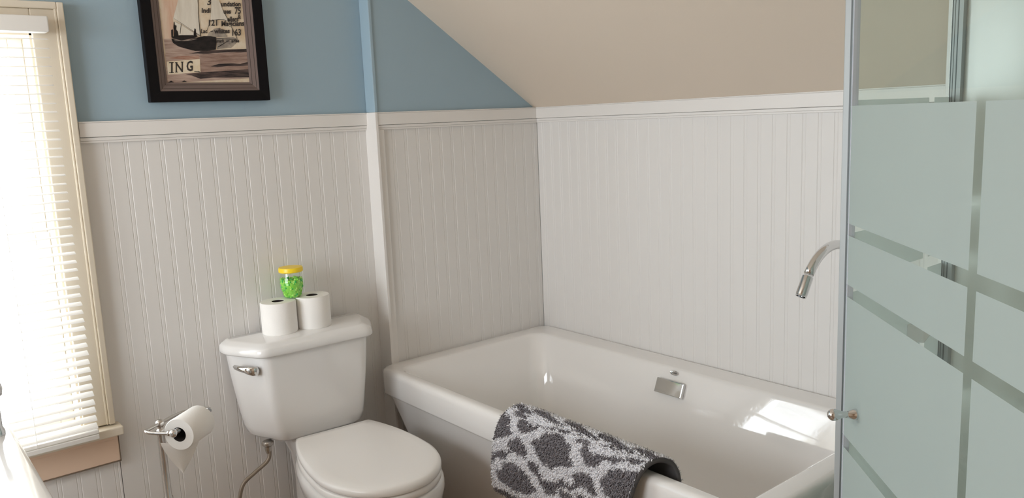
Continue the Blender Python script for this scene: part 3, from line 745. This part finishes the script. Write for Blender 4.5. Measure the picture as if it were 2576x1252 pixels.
MB().lathe([(.0, 0), (.011, 0), (.011, .003), (.008, .012), (.010, .022), (.0, .027)], DP(.096, .894, -.003), -dn, 24).build('knob', M['chrome'], door, smooth=True, sharp=50)
m = MB(); dbox(m, .0, .80, DZ1 - .02, DZ1 + .01, -.013, .013); m.build('header_rail', M['alu'], sh, bevel=.003)
# fixed side panel between tub and shower
def SP(x, z, d): return Vector((x, PY + d, z))
ZS = sorted([DZ0, 1.508, DZ1 - .02] + [z for b in BANDS for z in b])
def side_fn(x, z):
    return 0 if z > 1.508 or -.453 < x < -.427 or in_bands(z) else 1
g2 = MB(); etched(g2, SP, [-.792, -.453, -.427, XB - .010], ZS, side_fn, .003, -.003)
g2.build('side_panel', [M['clear'], M['frost']], sh)
m = MB().box(-.809, -.790, PY - .010, PY + .009, DZ0 - .02, DZ1).build('corner_post', M['alu'], sh, bevel=.002)
MB().box(-.8095, -.8085, PY - .007, PY - .004, DZ0, DZ1).box(-.804, -.801, PY - .0108, PY - .0095, DZ0, DZ1).build('post_groove', M['alu_dark'], m)
CY = -1.8475
ch = MB().box(XB - .020, XB - .0005, CY - .0245, CY, DZ0 - .02, DZ1).build('wall_channel', M['alu'], sh)
MB().box(XB - .0209, XB - .0199, CY - .0025, CY - .0008, DZ0, DZ1).box(XB - .0209, XB - .0199, CY - .0075, CY - .0066, DZ0, DZ1).box(XB - .0209, XB - .0199, CY - .0150, CY - .0130, DZ0, DZ1).build('channel_groove', M['alu_dark'], ch)
MB().box(-.79, XB - .02, PY - .010, PY + .010, DZ1 - .02, DZ1).build('header_rail', M['alu'], sh)
tray = [(XB - .001, PY + .010), (PX - .01, PY + .010), (PX - .01 + dd.x * .56, PY + .010 + dd.y * .56), (-1.19, -2.745), (XB - .001, -2.745)]
MB().prism(tray, 'z', .0, .085).build('shower_tray', M['acrylic'], sh, bevel=.008)
k_ = lambda x: -2.345 + .859 * (2.345 + x)
kz = lambda z: 1.5 - .859 * (1.5 - z)
ys_ = PY - .004
sd = thing('soap_dish', 'small white soap dish with chrome edge seen through the shower door stripe', 'soap dish', (k_(-.19), ys_, kz(.885)))
MB().prism([(k_(a), kz(b)) for a, b in ((-.226, .872), (-.176, .892), (-.162, .906), (-.170, .917), (-.226, .917))], 'y', ys_ - .040, ys_).build('dish', M['porcelain'], sd, bevel=.003)
MB().box(k_(-.180), k_(-.168), ys_ - .043, ys_ - .0395, kz(.892), kz(.914)).box(k_(-.192), k_(-.168), ys_ - .043, ys_ - .035, kz(.9165), kz(.9195)).build('clip', M['chrome'], sd)

# ------------------------------------------------------------------ sink in front of the camera's left
sk = thing('sink', 'white sink counter with rounded edge in bright daylight at the lower left', 'sink', (-2.5, -.8, 0))
sxr = -2.128
T_ = [rrect(-2.80, sxr - a, -1.36 + a, -.30 - a, .05, z, 8) for a, z in ((.05, .0), (.05, .70), (.03, .765), (.006, .80), (0, .815), (0, .835), (.004, .845), (.012, .850))]
T_ += [rrect(-2.74, sxr - .07, -1.28, -.38, .10, .850, 8), rrect(-2.73, sxr - .085, -1.265, -.395, .10, .843, 8), rrect(-2.68, sxr - .16, -1.18, -.48, .12, .75, 8), rrect(-2.66, sxr - .25, -1.05, -.62, .12, .72, 8)]
MB().loft(T_).build('basin', M['porcelain'], sk, smooth=True, sharp=50)
fk = MB().lathe([(.016, 0), (.016, .010), (.012, .02), (.012, .085), (.020, .092), (.022, .108), (.018, .122), (.0, .128)], (-2.163, -.60, .850), seg=24)
fk.build('tap', M['chrome'], sk, smooth=True, sharp=40)
MB().tube(smooth_path([(-2.165, -.60, .935), (-2.22, -.62, .955), (-2.30, -.66, .945), (-2.33, -.68, .91)], 6), .010, 14).build('tap_spout', M['chrome'], sk, smooth=True)

# ------------------------------------------------------------------ light: daylight through both windows
w = bpy.data.worlds.new('sky'); scene.world = w; w.use_nodes = True
bg = w.node_tree.nodes['Background']; bg.inputs['Color'].default_value = (.90, .955, 1.0, 1); bg.inputs['Strength'].default_value = 11.6
def portal(name, loc, rot, sx, sy):
    l = bpy.data.lights.new(name, 'AREA'); l.shape = 'RECTANGLE'; l.size = sx; l.size_y = sy; l.cycles.is_portal = True
    o = bpy.data.objects.new(name, l); C.objects.link(o); o.location = loc; o.rotation_euler = rot
portal('window_portal', ((WX0 + WX1) / 2, YB + .17, (WZ0 + WZ1) / 2), (-PI / 2, 0, 0), WX1 - WX0, WZ1 - WZ0)
portal('side_window_portal', (LX - .09, (Y0 + Y1) / 2, (Z0 + Z1) / 2), (0, -PI / 2, 0), Z1 - Z0, Y1 - Y0)

scene.view_settings.view_transform = 'Standard'; scene.view_settings.look = 'None'
scene.view_settings.gamma = 1; scene.view_settings.use_curve_mapping = False
scene.view_settings.exposure = 0.0
cy = scene.cycles
cy.use_denoising = True
cy.use_adaptive_sampling = True; cy.adaptive_threshold = .03
cy.max_bounces = 12; cy.diffuse_bounces = 6; cy.glossy_bounces = 5; cy.transparent_max_bounces = 24; cy.transmission_bounces = 6
cy.sample_clamp_indirect = 8
cy.caustics_reflective = False; cy.caustics_refractive = False
